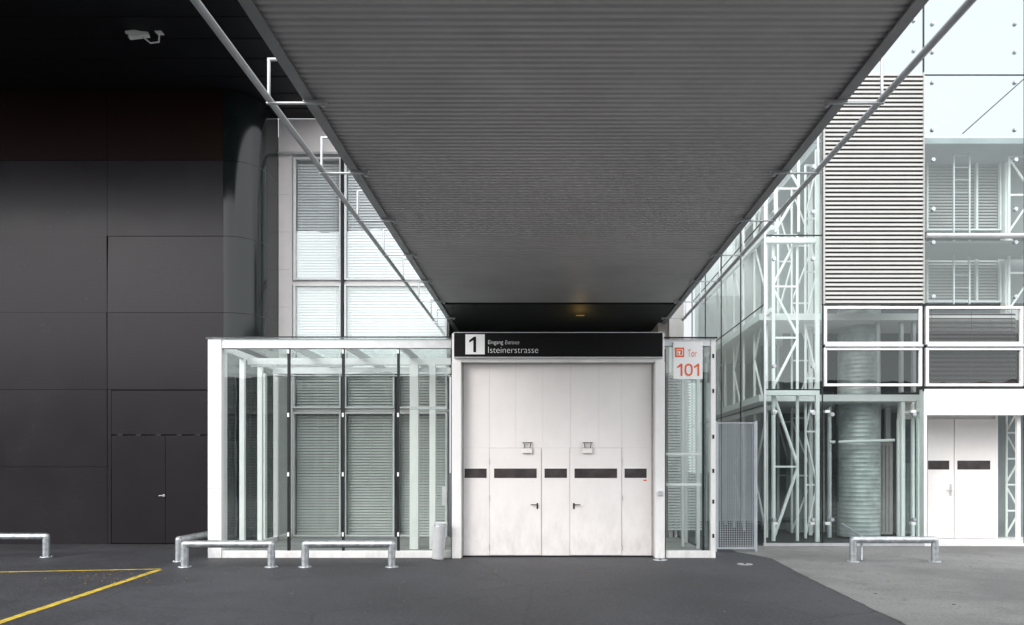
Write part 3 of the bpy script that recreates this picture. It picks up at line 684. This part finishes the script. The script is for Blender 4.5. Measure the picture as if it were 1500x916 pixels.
MB().box(X(1470,ID)-.02,X(1476,ID),ID-.1,ID+.1,5.2,zroof).build('post',M['white'],rb)
truss(X(1478,17.),X(1512,17.),17.,5.2,zroof,4,.03)
yl=16.9; xl0,xl1=X(1397,yl),X(1420,yl)
for (t,bt) in ((202,343),(352,446)):
    ld=MB(); z0,z1=Z(bt,yl),Z(t,yl)
    ld.box(xl0-.014,xl0+.014,yl-.02,yl+.02,z0,z1).box(xl1-.014,xl1+.014,yl-.02,yl+.02,z0,z1); z=z0+.1
    while z<z1: ld.pipe([(xl0,yl,z),(xl1,yl,z)],.010,8); z+=.28
    ld.build('ladder',M['alu'],rb)
MB().pipe([(XB1+.02,RD-.07,Z(347,RD)),(XEND,RD-.07,Z(347,RD))],.06,14).build('balcony_tube',M['alu'],rb)
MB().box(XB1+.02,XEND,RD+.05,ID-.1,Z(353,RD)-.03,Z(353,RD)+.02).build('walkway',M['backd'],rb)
MB().pipe([(X(1410,16.1),16.1,Z(196,16.1)),(X(1502,16.1),16.1,Z(114,16.1))],.012,8).build('tie_rod',M['dark'],rb)
ND=17.2; zn=Z(570,RD)
MB().box(XB1+.01,XEND,RD,RD+.2,Z(608,RD),zn-.0).build('door_head',M['white'],rb)
MB().box(XB1+.01,XB1+.07,RD,RD+.2,.055,Z(608,RD)-.001).build('door_jamb',M['white'],rb)
MB().quad((XB1+.03,RD+.201,.06),(XB1+.03,ND,.06),(XB1+.03,ND,Z(608,RD)),(XB1+.03,RD+.201,Z(608,RD))).build('niche_side_pane',M['glasst'],rb)
MB().box(XB1+.01,XB1+.06,ND,ND+.06,.055,Z(608,RD)).build('post',M['white'],rb)
MB().box(XB1+.05,XEND,RD+.201,ND,Z(608,RD)+.1,Z(608,RD)+.15).build('niche_ceiling',M['white'],rb)
MB().box(XB1+.0,XEND,RD-.04,ND+.4,.0,.054).build('doorstep',M['white'],rb)
dh=Z(614,ND); xd=[X(1358,ND),X(1397.5,ND),X(1458,ND)]
MB().box(XB1+.065,X(1459,ND)+.03,ND+.08,ND+.15,dh+.0,dh+.5).box(X(1458,ND),X(1458,ND)+.06,ND,ND+.07,.06,dh+.3).build('door_frame',M['white'],rb)
for k in range(2):
    dl=MB().box(xd[k]+.008,xd[k+1]-.008,ND-.01,ND+.05,.065,dh).build('door',M['gatew'],rb,.004)
    a,b_=((1359,1390),(1402,1450))[k]
    MB().box(X(a,ND),X(b_,ND),ND-.016,ND-.01,Z(688,ND),Z(675,ND)).build('vision_strip',M['strip'],dl)
    if k==0:
        hx=X(1392,ND); hz=Z(718,ND)
        MB().box(hx-.022,hx+.022,ND-.02,ND-.0105,hz-.14,hz+.14).pipe([(hx,ND-.02,hz),(hx,ND-.07,hz),(hx-.12,ND-.07,hz)],.011,10).build('handle',M['alu'],dl)
MB().box(xd[0],xd[2]-.001,ND+.061,ND+.075,.06,dh).build('door_stop',M['dark'],rb)
MB().quad((X(1464,ND),ND-.0,.07),(X(1530,ND),ND-.0,.07),(X(1530,ND),ND-.0,dh+.2),(X(1464,ND),ND-.0,dh+.2)).build('glass_pane',M['glasst'],rb)
truss(X(1474,ND+.4),X(1492,ND+.4),ND+.4,.06,3.1,5,.03)
MB().box(X(1488,RD+.3),X(1493,RD+.3),RD+.25,RD+.32,.055,Z(608,RD)).build('post',M['white'],rb)
MB().box(X(1458,ND)+.06,XEND,ND+1.,ND+1.1,0,3.2).build('partition',M['innerl'],rb)

# ---------------------------------------------------------------- wire mesh gate
MD=14.9
mg=thing('mesh_gate','tall grey wire mesh gate between the pavilion and the glass building','gate',(X(1077,MD),MD,0))
x0,x1,z1=X(1050,MD),X(1106,MD),Z(619,MD)
MB().frame(x0,x1,.05,z1,MD-.02,MD+.02,.025).build('frame',M['mesh'],mg)
MB().box(x1+.001,x1+.04,MD-.025,MD+.025,0,z1+.03).build('post',M['mesh'],mg)
MB().box(x0-.04,x0-.001,MD-.025,MD+.025,0,z1+.03).build('post',M['mesh'],mg)
mb=MB(); x=x0+.03
while x<x1-.03: mb.box(x-.0045,x+.0045,MD-.004,MD+.004,.06,z1-.03); x+=.045
z=.08
while z<z1-.03: mb.box(x0+.03,x1-.03,MD+.005,MD+.011,z-.0045,z+.0045); z+=.045
mb.build('wire_mesh',M['mesh'],mg)

# ---------------------------------------------------------------- tubular barriers
W_,H_,r_=1.56,.45,.062
def mkbar():
    t=thing('tubular_barrier','','barrier',(0,0,0),'low tubular steel barriers')
    MB().pipe([(-W_/2+r_,0,H_-r_),(W_/2-r_,0,H_-r_)],r_,20).build('top_tube',M['silver'],t)
    for s in (-1,1):
        x=s*(W_/2-r_)
        mb=MB().pipe([(x,0,.01),(x,0,H_-r_)],r_*.98,20)
        mb.lathe([(r_*.98,H_-r_-.02),(r_*.985,H_-r_),(r_*.9,H_-r_+.03),(r_*.6,H_-.012),(0.0,H_-.003)],20,(x,0,0))
        l=mb.build('leg',M['silver'],t)
        fl=MB().lathe([(0,.014),(.105,.014),(.108,.012),(.108,.004)],24,(x,0,0))
        for k in range(4):
            aa=math.pi/4+k*math.pi/2; fl.lathe([(.012,.014),(.012,.028),(0,.028)],6,(x+.085*math.cos(aa),.085*math.sin(aa),0))
        fl.build('base_flange',M['silver'],l)
    return t
b0=mkbar()
def mid(pa,pb,py): d=GD(py)+.06; return ((X(pa,d)+X(pb,d))/2,d,0)
spots=[(mid(263,405,832),0,'low silver tubular barrier in front of the left end post of the glass pavilion'),
 (mid(442,579,832),0,'low silver tubular barrier in front of the middle glass panes, left of the bin'),
 (mid(1246,1373,824),0,'low silver tubular barrier on the pale concrete by the right building'),
 ((-9.19-.78,13.9,0),0,'low silver tubular barrier cut by the left edge, before the dark hall'),
 ((-6.47,13.95,0),math.pi/2,'low silver tubular barrier end on, beside the outer corner of the glass pavilion')]
for i,(p,rz,lb) in enumerate(spots):
    if i==0: b0.location=p; b0['label']=lb
    else: dup(b0,p,rz,lb)
tb=MB().pipe([(X(1234,14.6),14.6,Z(768,14.6)),(X(1262,13.4),13.4,.42),(X(1262,13.3),13.3,.02)],.022,10)
tag(tb.build('slanting_bar',M['silver']),'thin steel bar slanting down behind the barrier on the pale concrete','bar')

# ---------------------------------------------------------------- bin
bd=GD(821)+.12
bn=thing('litter_bin','slim silver cylindrical litter bin leaning beside the left gate post','litter bin',(X(641,bd),bd,0))
bn.rotation_euler=(0,math.radians(5),0)
def lb(mb,name,m,**k):
    o=mb.build(name,m,None,**k); o.parent=bn; return o
lb(MB().lathe([(0,.012),(.105,.012),(.107,.02),(.119,.66),(.122,.665),(.122,.672),(.112,.672),(.11,.64)],32),'body',M['bin'])
lb(MB().lathe([(.112,.645),(.0,.64)],32),'liner',M['black'])
lb(MB().lathe([(.1235,.60),(.1235,.615),(.120,.615)],32),'band',M['silver'])
lb(MB().lathe([(0,0),(.10,0),(.10,.014)],24),'foot',M['black'])

for px,py,m,lbx in ((967,820.5,'silver','round metal cover on the asphalt at the foot of the right gate post'),(1091,827,'slab','small dull round cover on the asphalt before the mesh gate')):
    d=GD(py); x=X(px,d)
    t=thing('ground_cover',lbx,'ground cover',(x,d,0))
    MB().lathe([(.13,.0),(.13,.010),(.115,.012),(.105,.009),(.02,.010),(0,.010)],28,(x,d,0)).build('cover_plate',M[m],t)
    MB().box(x-.02,x+.02,d-.02,d+.02,.0102,.022).build('cap',M['dark'],t)
mb=MB()
for i in range(260):
    if i<80: d=random.gauss(11.2,.5); x=X(random.gauss(170,60),d)
    elif i<110: d=random.uniform(13.2,13.7); x=random.uniform(-6,3)
    else: d=random.uniform(7.6,16); x=random.uniform(-10,9)
    if abs(x)<12 and d>13.7 and x<3.5 and x>-6.3: continue
    r=random.uniform(.010,.028); a=random.uniform(0,6.28); c,s=math.cos(a),math.sin(a)
    mb.quad((x-c*r,d-s*r,.006),(x+s*r*.5,d-c*r*.5,.012),(x+c*r,d+s*r,.008),(x-s*r*.5,d+c*r*.5,.015))
mb.build('dry_leaves',M['leafm'],kind='stuff',label='scattered small dry leaves on the asphalt',category='leaves')
